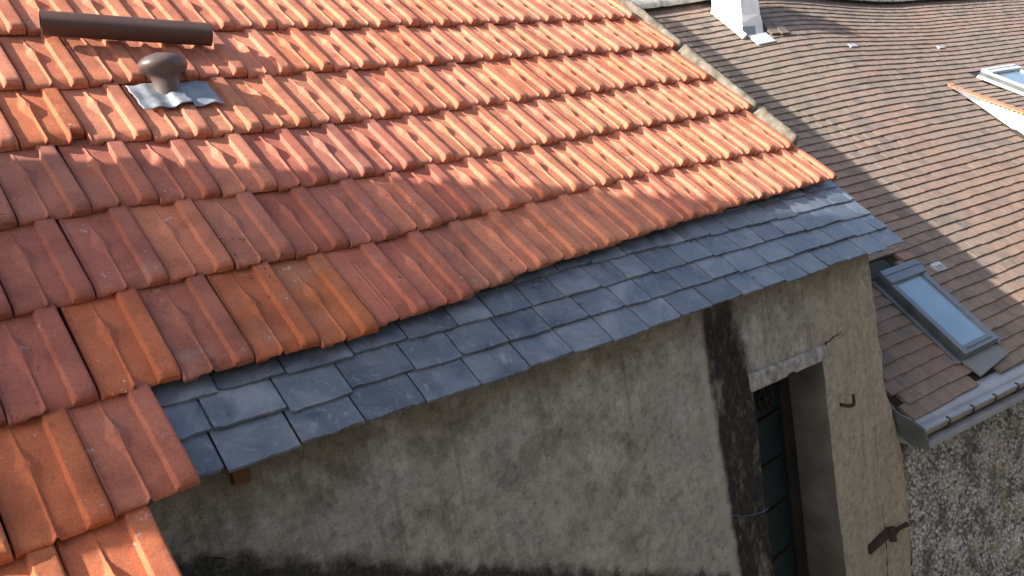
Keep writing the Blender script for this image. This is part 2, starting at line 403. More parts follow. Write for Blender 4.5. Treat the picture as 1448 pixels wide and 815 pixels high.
# ---- one interlocking tile: pan, side rib, raised lozenge with its tails, turned-down scalloped lip
TL = G + 0.065
def tile_mesh(seed, relief=1.0, kind='lozenge', chip=False):
    rg = random.Random(seed)
    us = [0.012, .02, .035, .05, .07, .10, .14, .18, .215, .25, .28, .31, .335, .355, .370, .382, .392, .40, .408, .418, .43, .445, .47, .50, .54, .58, .62,   .655, .68, .69, .70, .709, .718, .727, .736, .745, .753, .775, .80, .85, .90, .945, .965, .98, .988]
    ys = [0, .0025, .006, .010, .015, .021, .028, .036, .046, .058, .072, .086] + [.098 + .0085 * i for i in range(31)] + [TL]
    xc = .40 + rg.uniform(-.012, .012); yc = .215 + rg.uniform(-.008, .008)
    hw = .135 + rg.uniform(-.015, .02); hl = .090 + rg.uniform(-.01, .012); HD = .0225 * relief
    sd = rg.uniform(0, 50); nick = rg.choice((0, .006, .012, .018))
    def hh(u, y):
        z = .0055 * math.exp(-((u - .036) / .018) ** 2)
        rib = sm(.698, .742, u) * .0172
        rib -= .0035 * sm(.955, .99, u)
        z += rib
        if kind == 'lozenge':
            xt = xc + (.012 * math.sin((yc - y) / .09) if y < yc else -.02 * (y - yc) / .1)
            d = abs(u - xt) / hw + abs(y - yc) / hl
            if d < 1:
                q = (1 - d); z = max(z, HD * min(.80, q * 1.08)) if u < .66 else z
            tw = .030 + (.018 * max(0, 1 - y / .03))
            tl = .0078 * relief * max(0, 1 - abs(u - xt) / tw)
            if u < .64: z = max(z, tl * (1 if y < yc else max(0, 1 - (y - yc) / .2)))
        elif kind == 'grooved':
            for q in (.34, .42): z += .003 * math.exp(-((u - q) / .012) ** 2) * sm(.03, .07, y) * sm(.33, .28, y)
        z -= .016 * max(0, 1 - y / .050) ** 1.5 * sm(.41, .455, u) * sm(.76, .70, u)
        z -= .011 * max(0, 1 - y / .026) ** 2 * sm(.70, .76, u)
        z -= .005 * sm(.93, .99, u) * max(0, 1 - y / .05)
        z -= .005 * max(0, 1 - y / .026) ** 2 * sm(.40, .35, u)
        z -= .006 * max(0, 1 - u / .13) * max(0, 1 - y / .05)
        z -= .006 * (1 - math.sqrt(max(0, 1 - max(0, 1 - y / .012) ** 2)))
        z += .0012 * noise.noise(V((u * 4 + sd, y * 20, 1.7))) + .0005 * noise.noise(V((u * 22 + sd, y * 90, 4.1)))
        return z
    vs = []; fs = []; nx = len(us); ny = len(ys)
    for y in ys:
        for u in us:
            y0 = .0025 * noise.noise(V((u * 5 + sd, 2.2, 0))) + .0016 * noise.noise(V((u * 19 + sd, 7.2, 0))) + nick * max(0, noise.noise(V((u * 9 + sd * 3, 5.5, 2))) - .25)
            y0 += .005 * sm(.36, .44, u) * sm(.78, .70, u)
            if chip: y0 += .034 * sm(.76, .80, u + .02 * noise.noise(V((u * 30, 1, 1))))
            vs.append((u * W, y0 + y * (1 - y0 / TL), hh(u, y)))
    for j in range(ny - 1):
        for i in range(nx - 1):
            a = j * nx + i; fs.append((a, a + 1, a + 1 + nx, a + nx))
    ntop = len(fs)
    # lip face
    b = len(vs)
    for i, u in enumerate(us):
        x, y, z = vs[i]
        dep = -.0285 + .018 * sm(.20, .235, u) * sm(.56, .525, u) + .004 * sm(.6, .8, u) + .0015 * noise.noise(V((u * 12 + sd, 9, 3)))
        vs.append((x, y, z)); vs.append((x, y + .004, dep))
    for i in range(nx - 1):
        a = b + 2 * i; fs.append((a, a + 1, a + 3, a + 2))
    for side in (0, nx - 1):
        b = len(vs)
        for j in range(ny):
            x, y, z = vs[j * nx + side]
            vs.append((x, y, z)); vs.append((x, y, -.022))
        for j in range(ny - 1):
            a = b + 2 * j
            fs.append((a, a + 2, a + 3, a + 1) if side else (a, a + 1, a + 3, a + 2))
    me = mesh('roof_tile', vs, fs, M['tile'])
    me.shade_smooth(); me.set_sharp_from_angle(angle=R(17))
    return me
TILES = [tile_mesh(i) for i in range(5)]
WORN = tile_mesh(11, 0.6); MID = tile_mesh(12, 0.85); GROOVE = tile_mesh(13, 0.9, 'grooved'); CHIP = tile_mesh(14, 1.0, chip=True)

ORANGE = (0.475, 0.150, 0.070); ORANGE2 = (0.51, 0.178, 0.100); SALMON = (0.54, 0.205, 0.122)
RED = (0.435, 0.150, 0.098); DARK = (0.365, 0.125, 0.086); BROWN = (0.41, 0.160, 0.110)
EDGE = {-3: [(0, 0)], -2: [(0, 0)], -1: [(0, 0)],
  0: [(0.6, -.006), (1.3, -.006), (1.9, 0), (2.5, .018), (3.3, .034), (3.75, .055)],
  1: [(0.5, -.012), (1.3, -.006), (2.0, .008), (2.7, .018), (3.6, .031)],
  2: [(-.15, .010), (.09, -.008), (.31, -.034), (.7, -.032), (1.3, -.026), (1.9, -.008), (2.6, .007), (3.6, .02)],
  3: [(-.43, .008), (-.21, .022), (0, .008), (.3, -.010), (.8, -.022), (1.2, -.010), (1.7, -.005), (2.5, .02), (3.6, .030)],
  4: [(-.53, .008), (-.3, .018), (-.1, .014), (.15, 0), (.5, -.008), (1.1, .003), (2.0, .02), (2.6, .028), (3.2, .01), (3.7, -.015)],
  5: [(-.63, .032), (-.41, .026), (-.19, .008), (0, -.005), (.2, -.03), (.4, -.034), (.65, -.018), (.85, -.012), (1.2, .02), (1.7, .027), (2.2, .04), (2.8, .044), (3.72, .032)],
  6: [(-.5, .027), (-.29, .037)], 7: [(0, .02)], 8: [(0, 0)], 9: [(0, 0)]}
SPECIAL = {(5, -3): (DARK, WORN), (5, -4): (DARK, WORN), (5, -2): (ORANGE, MID), (5, -1): (DARK, WORN), (5, 0): (ORANGE, MID), (5, 1): (ORANGE, MID), (5, 2): (RED, GROOVE),
           (4, -3): (DARK, WORN), (4, -4): (DARK, WORN), (4, -2): (DARK, WORN), (4, -1): (ORANGE2, WORN), (4, 0): (BROWN, MID), (4, 1): (DARK, MID), (4, 2): (BROWN, MID),
           (6, -3): (RED, MID), (6, -4): (ORANGE, MID), (6, -5): (ORANGE, MID), (7, -3): (ORANGE, None), (7, -4): (ORANGE, None), (8, -3): (ORANGE, None),
           (3, -3): (BROWN, WORN), (3, -2): (BROWN, WORN), (3, -1): (RED, MID), (2, -2): (ORANGE, CHIP)}
rt = random.Random(5)
for j in range(-3, 9):
    kmax = 16 if j < 6 else -3
    for k in range(-9, kmax + 2):
        half = k == kmax + 1
        if half and (j >= 6 or j % 2 == 0): continue
        a0 = (k + (0 if j % 2 else .5)) * W * 1.004 + (.025 if j == 6 else 0) + rt.uniform(-.0022, .0022)
        b0 = (5 - j) * G
        off = interp(EDGE[j], a0 + .1); off2 = interp(EDGE[j], a0 + .18) - interp(EDGE[j], a0 + .02)
        r = rt.random()
        if j <= 2: colr = SALMON if r < .75 else ORANGE2
        elif j <= 4: colr = BROWN if r < .4 else (RED if r < .8 else SALMON)
        else: colr = RED if r < .6 else (BROWN if r < .85 else SALMON)
        if 2 < j < 6 and k > 4 and r < .85: colr = SALMON
        r2 = rt.random()
        me = TILES[rt.randrange(5)]
        if j >= 4 and r2 < .35: me = MID
        if j == 5 and k > 2 and r2 < .55: me = MID
        if (j, k) in SPECIAL:
            colr, mm = SPECIAL[(j, k)]; me = mm or me
        f = rt.uniform(.93, 1.06); colr = tuple(c * f * rt.uniform(.97, 1.03) for c in colr)
        loc = P(a0, b0 + off + rt.uniform(-.004, .004) - (rt.uniform(.006, .014) if rt.random() < .07 else 0), .026 + rt.uniform(-.002, .0025))
        tilt = math.atan2(.030, G)
        mx = Matrix.Translation(loc) @ Matrix.Rotation(TH - tilt + rt.uniform(-.006, .006), 4, 'X') @ Matrix.Rotation(.2 * math.atan2(off2, .16) + rt.uniform(-.004, .004), 4, 'Z') @ Matrix.Rotation(rt.uniform(-.008, .008), 4, 'Y')
        if half: mx = mx @ Matrix.Diagonal((.75, 1, 1, 1))
        o = obj('roof_tile', me, roof, mx)
        o.color = colr + ((rt.uniform(.6, 1) if j == 5 and k > 2 else (rt.random() ** 3) * .8),)

# ---- mortar fillet along the right verge
def mortar(b0, b1, seed):
    rg = random.Random(seed); vs = []; fs = []; n = max(6, int((b1 - b0) / .018)); prof = 9
    for i in range(n + 1):
        b = b0 + (b1 - b0) * i / n
        e = min(1, min(i, n - i) / 1.6 + .45)
        for q in range(prof):
            t = q / (prof - 1); ang = math.pi * t
            a = 3.785 - .043 * math.cos(ang); h = -.03 + .082 * math.sin(ang) ** .7 * e
            nn = noise.noise(V((a * 28, b * 24, seed))) * .005 + noise.noise(V((a * 70, b * 70, seed))) * .003
            vs.append(P(a + nn, b + nn, h + nn))
    for i in range(n):
        for q in range(prof - 1):
            a = i * prof + q; fs.append((a, a + prof, a + prof + 1, a + 1))
    fs.append(tuple(range(prof))); fs.append(tuple(n * prof + q for q in reversed(range(prof))))
    o = obj('mortar_verge', mesh('mortar_verge', vs, fs, M['mortar'], True), house); return o
for i, (b0, b1) in enumerate(((.385, .728), (.738, 1.456), (1.459, 2.30), (2.303, 4.65))): mortar(b0, b1, i + 3)

# ---- slate eave strip
SL = V((-.276, -.207, -.224)); SD = V((.998, -.043, -.036)).normalized()
SN = V((0, -math.sin(R(40)), math.cos(R(40)))); SD = (SD - SN * SD.dot(SN)).normalized(); SQ = SN.cross(SD)
def SP(d, q, h=0.0): return SL + SD * d + SQ * q + SN * h
sb = MB(); sb.hexa([SP(-.2, .03, -.03), SP(3.90, .03, -.03), SP(3.96, .62, -.03), SP(-.2, .62, -.03), SP(-.2, .03, -.012), SP(3.90, .03, -.012), SP(3.96, .62, -.012), SP(-.2, .62, -.012)])
slates = sb.build('slate_eave', M['wood_dark'], house)
slates['label'] = 'strip of blue grey slates along the eave below the clay tiles'
rs = random.Random(21)
GQ = .130
first = [.059, .2735, .478, .697, .910, 1.128, 1.338, 1.546, 1.751]
def vergex(q): return 3.96 + .11 * q
for row in range(6):
    q0 = row * GQ
    if row == 0:
        cuts = [-.15] + first
    else:
        cuts = [-.22 - (.1 if row % 2 else 0)]
    while cuts[-1] < vergex(q0) - .24: cuts.append(cuts[-1] + rs.choice((.205, .21, .2, .215, .19, .235, .16)) + rs.uniform(-.008, .008))
    cuts.append(vergex(q0))
    for i in range(len(cuts) - 1):
        d0 = cuts[i] + .0026 + rs.uniform(0, .0018); d1 = cuts[i + 1] - .0026 - rs.uniform(0, .0018); last = i == len(cuts) - 2
        drop = rs.uniform(-.006, .005) + (-.012 if rs.random() < .08 else 0)
        Lq = GQ * 2.1; t = .0105; ns = 14; lift = rs.uniform(0, .006)
        sk = rs.uniform(-.004, .004); sdv = rs.uniform(0, 90)
        vs = []; fs = []
        for q in range(ns + 1):
            u = q / ns; d = d0 + (d1 - d0) * u
            ch = -.0045 * noise.noise(V((d * 22, sdv, 1))) - .0035 * noise.noise(V((d * 80, sdv, 3)))
            if u in (0, 1) and rs.random() < .15: ch += rs.uniform(.003, .010)
            if u in (0, 1) : ch += .0015
            yb = drop + ch + sk * (u - .5)
            dd = d + (.11 * Lq if last and u == 1 else 0)
            hz = .017 + lift + .0022 * noise.noise(V((d * 9, sdv, 6)))
            vs += [SP(d, q0 + yb, hz - t), SP(d, q0 + yb + .0018, hz), SP(d + (dd - d) * .4, q0 + Lq * .4, .0115 + .002 * noise.noise(V((d * 9, sdv, 8)))), SP(dd, q0 + Lq, -.001)]
        for q in range(ns):
            a = q * 4
            for e in range(3): fs.append((a + e, a + 4 + e, a + 5 + e, a + 1 + e))
        b = len(vs)
        for s in (0, ns):
            for e in range(3):
                p0, p1 = vs[s * 4 + 1 + e if e < 3 else 0], None
            top = [vs[s * 4 + e] for e in (1, 2, 3)]; bot = [v - SN * t for v in top]
            bb = len(vs); vs += top + bot
            f1 = [(bb, bb + 1, bb + 4, bb + 3), (bb + 1, bb + 2, bb + 5, bb + 4)]
            fs += f1 if s == 0 else [tuple(reversed(f)) for f in f1]
        obj('slate', mesh('slate', vs, fs, M['slate']), slates)

# ---- front wall with the loft opening
WPt = V((-.273, -.137, 0)); DH = V((.9991, -.0430, 0)).normalized(); NWv = V((DH.y, -DH.x, 0))
WF = Matrix(((DH.x, -NWv.x, 0, WPt.x), (DH.y, -NWv.y, 0, WPt.y), (0, 0, 1, 0), (0, 0, 0, 1)))     # x along, y inwards, z up
CORNER = [(-5.2, 3.95), (-2.49, 3.949), (-2.13, 3.960), (-1.86, 3.972), (-1.67, 3.968), (-1.5, 3.925), (-1.36, 3.862), (-1.25, 3.82), (-1.112, 3.79), (-.99, 3.80), (-.85, 3.764), (-.72, 3.766), (-.59, 3.74), (-.42, 3.722), (-.2, 3.72)]
def wall_top(x): return -.224 - .036 * x + .040
OX0, OX1 = 2.492, 3.125
def jl(z): return OX0 - .022 * (z + .79)
def jr(z): return OX1 - .035 * (z + .8)
def lint_b(x): return -.79 - .03 * (x - 2.49) / .64
def relief(x, z):
    p = V((x, 0, z))
    return (.010 * noise.noise(p * 1.6) + .004 * noise.noise(p * 7) + .0022 * noise.noise(p * 23) + .001 * noise.noise(p * 60)
            - .006 * sm(2.17, 2.24, x) * sm(2.5, 2.42, x) * sm(-.35, -.6, z))
vs = []; fs = []
def patch(fx0, fx1, ztop, zbot, nx, nz, side_right=False):
    b = len(vs)
    for i in range(nx + 1):
        u = i / nx
        for k in range(nz + 1):
            # z for column top/bottom evaluated at approximate x
            x = fx0(0) + (fx1(0) - fx0(0)) * u
            z = ztop(x) + (zbot(x) - ztop(x)) * k / nz
            xx = fx0(z) + (fx1(z) - fx0(z)) * u
            y = -relief(xx, z)
            if side_right:
                e = max(0, u - .93) / .07
                y += .03 * e * e + .012 * noise.noise(V((3.3, z * 14, xx * 14))) * e
                xx += (.016 * noise.noise(V((9, z * 9, 2))) + .010 * noise.noise(V((9, z * 26, 2))) + .005 * noise.noise(V((9, z * 70, 2)))) * e * sm(-1.75, -1.3, z)
            vs.append((xx, y, z))
    for i in range(nx):
        for k in range(nz):
            a = b + i * (nz + 1) + k
            fs.append((a, a + 1, a + nz + 2, a + nz + 1))
    return b
ZB = -2.75
patch(lambda z: -.9, jl, wall_top, lambda x: ZB, 150, 110)
patch(jl, jr, wall_top, lint_b, 30, 26)
bR = patch(jr, lambda z: interp(CORNER, z), wall_top, lambda x: ZB, 44, 130, True)
# returns: jambs, soffit, corner side
def strip(pts0, dep, flip, n=6):
    b = len(vs)
    for (x, y, z) in pts0:
        for q in range(n + 1):
            t = q / n
            nn = .006 * noise.noise(V((x * 9 + t * 3, t * 5, z * 9))) * (0 if q == 0 else 1)
            vs.append((x + nn, y + (dep - y) * t, z))
    for i in range(len(pts0) - 1):
        for q in range(n):
            a = b + i * (n + 1) + q
            f = (a, a + 1, a + n + 2, a + n + 1); fs.append(f if not flip else tuple(reversed(f)))
zs = [-.79 + (ZB + .79) * i / 70 for i in range(71)]
n_front = len(fs)
strip([(jl(z), -relief(jl(z), z), z) for z in zs], .34, True)
strip([(jr(z), -relief(jr(z), z), z) for z in [-.80 + (ZB + .80) * i / 70 for i in range(71)]], .30, False)
strip([(x, -.001, lint_b(x)) for x in [OX0 + (OX1 - OX0) * i / 14 for i in range(15)]], .34, False)
n_rev = len(fs)
cb = bR + 44 * 131
strip([vs[cb + k] for k in range(131)], .42, False)
# plain lower storey
i0 = len(vs); vs += [(-.9, 0, ZB), (3.95, 0.02, ZB), (3.95, 0.02, -5.2), (-.9, 0, -5.2), (3.95, .42, ZB), (3.95, .42, -5.2)]
fs += [(i0, i0 + 3, i0 + 2, i0 + 1), (i0 + 1, i0 + 2, i0 + 5, i0 + 4)]
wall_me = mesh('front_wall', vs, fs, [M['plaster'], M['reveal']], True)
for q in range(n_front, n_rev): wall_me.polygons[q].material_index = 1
wall = obj('front_wall', wall_me, house, WF)
wall['label'] = 'stained grey cement rendered wall below the slates'

# room behind, gable and other walls (mostly unseen)
mb = MB()
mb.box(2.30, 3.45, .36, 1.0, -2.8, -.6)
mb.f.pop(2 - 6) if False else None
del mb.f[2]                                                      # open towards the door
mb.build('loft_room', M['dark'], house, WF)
mb = MB()
gz = lambda y: (y - 0.0) * math.tan(TH) - .06
mb.hexa([(3.55, .05, -5.2), (3.72, .05, -5.2), (3.72, 3.4, -5.2), (3.55, 3.4, -5.2), (3.55, .05, gz(.05)), (3.72, .05, gz(.05)), (3.72, 3.4, gz(3.4)), (3.55, 3.4, gz(3.4))])
mb.hexa([(3.55, 3.4, -5.2), (3.72, 3.4, -5.2), (3.72, 5.8, -5.2), (3.55, 5.8, -5.2), (3.55, 3.4, gz(3.4)), (3.72, 3.4, gz(3.4)), (3.72, 5.8, .95), (3.55, 5.8, .95)])
mb.build('gable_wall', M['wall_plain'], house)
mb = MB()
mb.hexa([(-.62, -.95, -5.2), (-.52, -.95, -5.2), (-.52, -.12, -5.2), (-.62, -.12, -5.2), (-.62, -.95, gz(-.95)), (-.52, -.95, gz(-.95)), (-.52, -.12, gz(-.12)), (-.62, -.12, gz(-.12))])
mb.hexa([(-2.3, -.95, -5.2), (-.621, -.95, -5.2), (-.621, -.85, -5.2), (-2.3, -.85, -5.2), (-2.3, -.95, gz(-.95)), (-.621, -.95, gz(-.95)), (-.621, -.85, gz(-.95)), (-2.3, -.85, gz(-.95))])
mb.build('wing_wall', M['wall_plain'], house)

# lintel beam
lv = []; lf = []; nl = 28
for i in range(nl + 1):
    u = i / nl; x = 2.478 + .66 * u; zt = -.703 - .043 * u + .004 * noise.noise(V((x * 14, 2, 0))); zb = lint_b(x) - .004 + .006 * noise.noise(V((x * 11, 5, 0))) + (.012 if .46 < u < .56 else 0)
    yf = -.022 + .004 * noise.noise(V((x * 16, 8, 0)))
    lv += [(x, yf + .004, zt), (x, yf, zt - .012), (x, yf, zb + .01), (x, yf + .006, zb), (x, .12, zb + .003), (x, .12, zt)]
for i in range(nl):
    for q in range(6):
        a = i * 6 + q; c = i * 6 + (q + 1) % 6; lf.append((a, c, c + 6, a + 6))
lf.append((0, 1, 2, 3, 4, 5)); lf.append(tuple(nl * 6 + q for q in reversed(range(6))))
o = obj('lintel', mesh('lintel', lv, lf, M['wood_pale']), wall, WF); o['label'] = 'bleached pale beam over the dark opening'
# rafter end peeping out under the slates
mb = MB(); mb.box(.085, .132, -.030, .12, -.288, -.225)
o = mb.build('rafter_end', M['wood_end'], wall, WF, bevel=.004)
# crack above the lintel end and along the left foot of the wall
mb = MB()
pts = [(3.14, -.018, -.755), (3.175, -.012, -.742), (3.21, -.010, -.748), (3.25, -.010, -.735), (3.30, -.010, -.738), (3.34, -.010, -.728)]
mb.tube([V(p) + V((0, .006 - relief(p[0], p[2]), 0)) for p in pts], [.006, .004, .003, .003, .002, .001], 6)
mb.build('crack', M['dark'], wall, WF)
mb = MB()
pts = [(-.10 + .03 * i, .0012, -.405 - .020 * i + .006 * math.sin(i * 2.1)) for i in range(9)]
mb.tube([V((p[0], -relief(p[0], p[2]) + .001, p[2])) for p in pts], [.001, .0015, .001, .0015, .002, .0015, .001, .001, .0005], 6)
mb.build('crack', M['dark'], wall, WF)
# iron hook
mb = MB(); mb.tube([(3.262, .03, -1.122), (3.262, -.045, -1.122), (3.266, -.062, -1.119), (3.285, -.066, -1.118), (3.288, -.066, -1.108), (3.290, -.064, -1.062)], [.011, .011, .011, .010, .009, .008], 8)
o = mb.build('wall_hook', M['rust'], wall, WF, smooth=True); o['label'] = 'small black iron hook'
# rusty hinge bracket
mb = MB()
mb.hexa([(3.42, -.022, -2.083), (3.66, -.030, -2.072), (3.66, .02, -2.072), (3.42, .02, -2.083), (3.42, -.022, -2.030), (3.66, -.030, -2.020), (3.66, .02, -2.020), (3.42, .02, -2.030)])
mb.tube([(3.655, -.035, -2.10), (3.655, -.035, -2.015)], .022, 10)
mb.tube([(3.655, -.035, -2.06), (3.76, -.02, -2.075), (3.86, -.012, -2.100), (3.885, -.012, -2.105)], [.018, .013, .014, .018], 8)
o = mb.build('hinge_bracket', M['rust'], wall, WF, bevel=.003); o['label'] = 'rusty iron hinge strap'
# render joint under the bracket
mb = MB(); pts = [(3.63, 0, -1.86 - .035 * i) for i in range(26)]
mb.tube([V((p[0] + .004 * math.sin(p[2] * 40), -relief(p[0], p[2]) + .001, p[2])) for p in pts], [.002 + .002 * (i % 3) * min(1, i / 6) for i in range(26)], 5)
mb.build('crack', M['rust'], wall, WF)

# ---- glazed door leaf in the opening
door = obj('loft_door', mesh('loft_door', [(2.44, .345, -2.75), (3.3, .345, -2.75), (3.3, .345, -.7), (2.44, .345, -.7)], [(0, 1, 2, 3)], M['dark']), house, WF)
door['label'] = 'dark narrow glazed door in the opening'
for (x0, x1, d0, d1) in ((3.045, 3.145, .215, .27), (2.52, 2.60, .22, .27)):
    mb = MB(); mb.box(x0, x1, d0, d1, -2.74, -.79); mb.build('door_frame', M['dark'], door, WF, bevel=.004)
zc = [-.83, -1.115, -1.375, -1.638, -1.927, -2.2, -2.48]
for i in range(len(zc) - 1):
    mb = MB(); mb.box(2.601, 3.044, .236, .242, zc[i + 1] + .008, zc[i] - .008)
    mb.build('pane', M['door_glass'], door, WF)
for z in zc:
    mb = MB(); mb.box(2.602, 3.043, .222, .262, z - .006, z + .006); mb.build('glazing_bar', M['dark'], door, WF, bevel=.003)
mb = MB(); c0 = V((2.905, .218, -1.0))
ring = [c0 + V((math.cos(t) * .062, 0, math.sin(t) * .062)) for t in [2 * math.pi * i / 24 for i in range(25)]]
mb.tube(ring, .007, 6, cap=False)
for i in range(4):
    t = math.pi * i / 4 + .2; d = V((math.cos(t), 0, math.sin(t))) * .06; mb.tube([c0 - d, c0 + d], .006, 6)
mb.tube([c0 - V((0, .008, 0)), c0 + V((0, .012, 0))], .014, 10)
o = mb.build('vent_rosette', M['dark'], door, WF); o['label'] = 'round spoked vent in the top pane'

# blue wire across the soot
mb = MB()
pts = [(2.235, -1.322), (2.27, -1.342), (2.32, -1.368), (2.38, -1.388), (2.44, -1.404), (2.50, -1.414), (2.525, -1.410)]
mb.tube([V((x, -relief(x, z) - .006, z)) for x, z in pts], .0022, 6)
tag(mb.build('wire', M['blue'], None, WF, smooth=True), 'thin blue wire strung across the black soot streak beside the door', 'wire')

# ---- white vent cowl and lead flashing on the tiles
vent = empty('roof_vent', P(.295, 1.36, .03), 'brown mushroom shaped vent cowl standing on a lead flashing', 'vent')
prof = [(-.02, .060), (.012, .059), (.03, .058), (.045, .060), (.056, .068), (.066, .084), (.078, .098), (.092, .104), (.106, .101), (.122, .086), (.134, .062), (.141, .034), (.143, .0)]
vs = []; fs = []; sg = 32
cb0 = P(.270, 1.375, .026)
for z, r_ in prof:
    for q in range(sg):
        t = 2 * math.pi * q / sg; vs.append(cb0 + V((r_ * math.cos(t) * .90, r_ * math.sin(t) * .90, z * 1.0 - .02)))
for i in range(len(prof) - 1):
    for q in range(sg):
        a = i * sg + q; b = i * sg + (q + 1) % sg; fs.append((a, b, b + sg, a + sg))
obj('cowl', mesh('cowl', vs, fs, M['cowl'], True), vent)
mb = MB(); tp = cb0 + V((-.006, -.005, .1195)); mb.tube([tp, tp + V((0, 0, .004))], [.014, .013], 14); mb.build('cowl_boss', M['cowl'], vent, smooth=False)
vs = []; fs = []; nx, ny = 44, 22
for j in range(ny + 1):
    for i in range(nx + 1):
        u = i / nx; t = j / ny
        a = .128 + .312 * u + .006 * noise.noise(V((t * 6, 3, 1))) - .006 * t; b = 1.222 + .178 * t + .004 * noise.noise(V((u * 8, 1, 2)))
        loc = ((a / W / 1.004 - .5) % 1.0)
        hb = .016 * sm(.62, .76, loc) * sm(1.08, .98, loc) + .009 * math.exp(-((loc - .40) / .13) ** 2)
        hb = hb * (.85 + .55 * sm(1.29, 1.225, b)) + .010 * math.exp(-((a - .295) / .07) ** 2 - ((b - 1.37) / .06) ** 2)
        h = .026 - .030 * (b - 1.08) / G + hb + .0145 + .003 * noise.noise(V((a * 26, b * 26, 2)))
        if u < .10: h += .004 * (1 - u / .10)
        vs.append(P(a, b, h))
for j in range(ny):
    for i in range(nx):
        a = j * (nx + 1) + i; fs.append((a, a + 1, a + nx + 2, a + nx + 1))
o = obj('lead_flashing', mesh('lead_flashing', vs, fs, M['lead'], True), vent); o['label'] = 'crumpled grey lead sheet'
md = o.modifiers.new('thickness', 'SOLIDIFY'); md.thickness = .0025

# ---- brown pipe lying across the tiles
pa, pb = P(-.066, 1.752, .078), P(.553, 1.645, .078)
pd = (pb - pa).normalized(); pu = NR - pd * NR.dot(pd); pu.normalize(); pw_ = pd.cross(pu)
vs = []; fs = []; sg = 28
shape = []
for q in range(sg):
    t = 2 * math.pi * q / sg; c, s = math.cos(t), math.sin(t)
    e = 3.2; r_ = .047 / ((abs(c) ** e + abs(s) ** e) ** (1 / e)); shape.append((r_ * c * 1.0, r_ * s * .86))
for e, sc in ((pa, 1.0), (pb, 1.0), (pb, .93), (pb - pd * .25, .93), (pa + pd * .25, .93), (pa, .93)):
    for (c, s) in shape: vs.append(e + (pw_ * c + pu * s) * sc)
for k in (0, 1, 2, 4):
    for q in range(sg):
        a = k * sg + q; b = k * sg + (q + 1) % sg; fs.append((a, a + sg, b + sg, b))
for q in range(sg): fs.append((5 * sg + q, q, (q + 1) % sg, 5 * sg + (q + 1) % sg))
fs.append(tuple(3 * sg + q for q in range(sg))); fs.append(tuple(4 * sg + q for q in reversed(range(sg))))
me = mesh('downpipe_length', vs, fs, M['brown_metal']); me.shade_smooth()
me.set_sharp_from_angle(angle=R(35))
tag(obj('downpipe_length', me), 'length of dark brown pipe lying across the sunlit tiles', 'pipe')

# ---- unseen tower added and sized to throw the shade over the lower tiles
caster = empty('added_shade_tower', (-2.6, .8, -5.2), 'narrow unseen tower added at the left end of the tiled roof to shade its lower tiles', 'tower')
mb = MB(); mb.box(-3.0, -2.2, .3076, 1.212, -5.2, 4.9); mb.build('wall', M['wall_plain'], caster)
mb = MB(); mb.hexa([(-3.03, .312, 4.901), (-2.17, .312, 4.901), (-2.17, 1.272, 4.901), (-3.03, 1.272, 4.901), (-2.62, .77, 5.5), (-2.58, .77, 5.5), (-2.58, .81, 5.5), (-2.62, .81, 5.5)]); mb.build('roof', M['brown'], caster)
# ---- unseen house added behind the camera to cut sky light on the wall
blocker = empty('added_sky_blocker_house', (2.0, -4.5, -5.2), 'unseen house added behind the viewpoint to block sky light from the rendered wall', 'house')
mb = MB(); mb.box(-9, 9, -6.5, -3.3, -5.2, 2.6); mb.build('wall', M['wall_plain'], blocker)
mb = MB(); mb.hexa([(-9.2, -6.7, 2.601), (9.2, -6.7, 2.601), (9.2, -3.1, 2.601), (-9.2, -3.1, 2.601), (-9.2, -5.0, 4.0), (9.2, -5.0, 4.0), (9.2, -4.9, 4.0), (-9.2, -4.9, 4.0)]); mb.build('roof', M['brown'], blocker)

# ================================================================== THE NEIGHBOURING HOUSE (brown flat tiles)
KB = 1.089
B0 = V((3.711, -.360, -1.456)); A9 = R(-9)
BD = V((math.cos(A9), math.sin(A9), 0)); PP = V((-math.sin(A9), math.cos(A9), 0)); BP = R(42)
BS = PP * math.cos(BP) + V((0, 0, math.sin(BP))); BN = BD.cross(BS)
DA, DB, DS = 4.27, 2.58, .24                                   # shed dormer: left edge, hinge, extra lift
def delta(a, b):
    w = sm(1.0, 4.2, b)
    d = w * (.030 * math.exp(-((a - 2.75) / .6) ** 2) - .10 * sm(3.0, 5.6, a)) - .07 * sm(3.4, 4.5, b) * sm(3.2, 6.0, a)
    d -= .14 * sm(1.0, 4.2, b) * max(0, min(1, (3.3 - a) / 2.6))
    d += .006 * noise.noise(V((a * 1.3, b * 1.6, 3)))
    if a >= DA and b < DB: d += (DB - b) * DS
    return d
def SB(a, b, h=0.0): return B0 + (BD * a + BS * b) * KB + BN * (delta(a, b) * KB + h)
def GB(a, out, z):
    out = out + .022 * max(0, min(a, 3)) * (1 if out > 0 else 0)
    return B0 + BD * (a * KB) - PP * (out * KB) + V((0, 0, (z - .024 * a) * KB))
nb = empty('neighbouring_house', (7, 1, -5.2), 'neighbouring house with sagging brown flat tile roof and rubble wall', 'house')
TOPB = 4.52
mb = MB()
for i in range(40):
    for j in range(22):
        a0, a1 = -.1 + .235 * i, -.1 + .235 * (i + 1); b0, b1 = TOPB * j / 22 + (.0 if j else .03), TOPB * (j + 1) / 22
        mb.quad(SB(a0, b0, -.035), SB(a1, b0, -.035), SB(a1, b1, -.035), SB(a0, b1, -.035))
for i in range(40):
    a0, a1 = -.1 + .235 * i, -.1 + .235 * (i + 1); p0, p1 = SB(a0, TOPB, -.035), SB(a1, TOPB, -.035); bk = PP * 3.2 + V((0, 0, -2.9))
    mb.quad(p0, p1, p1 + bk, p0 + bk)
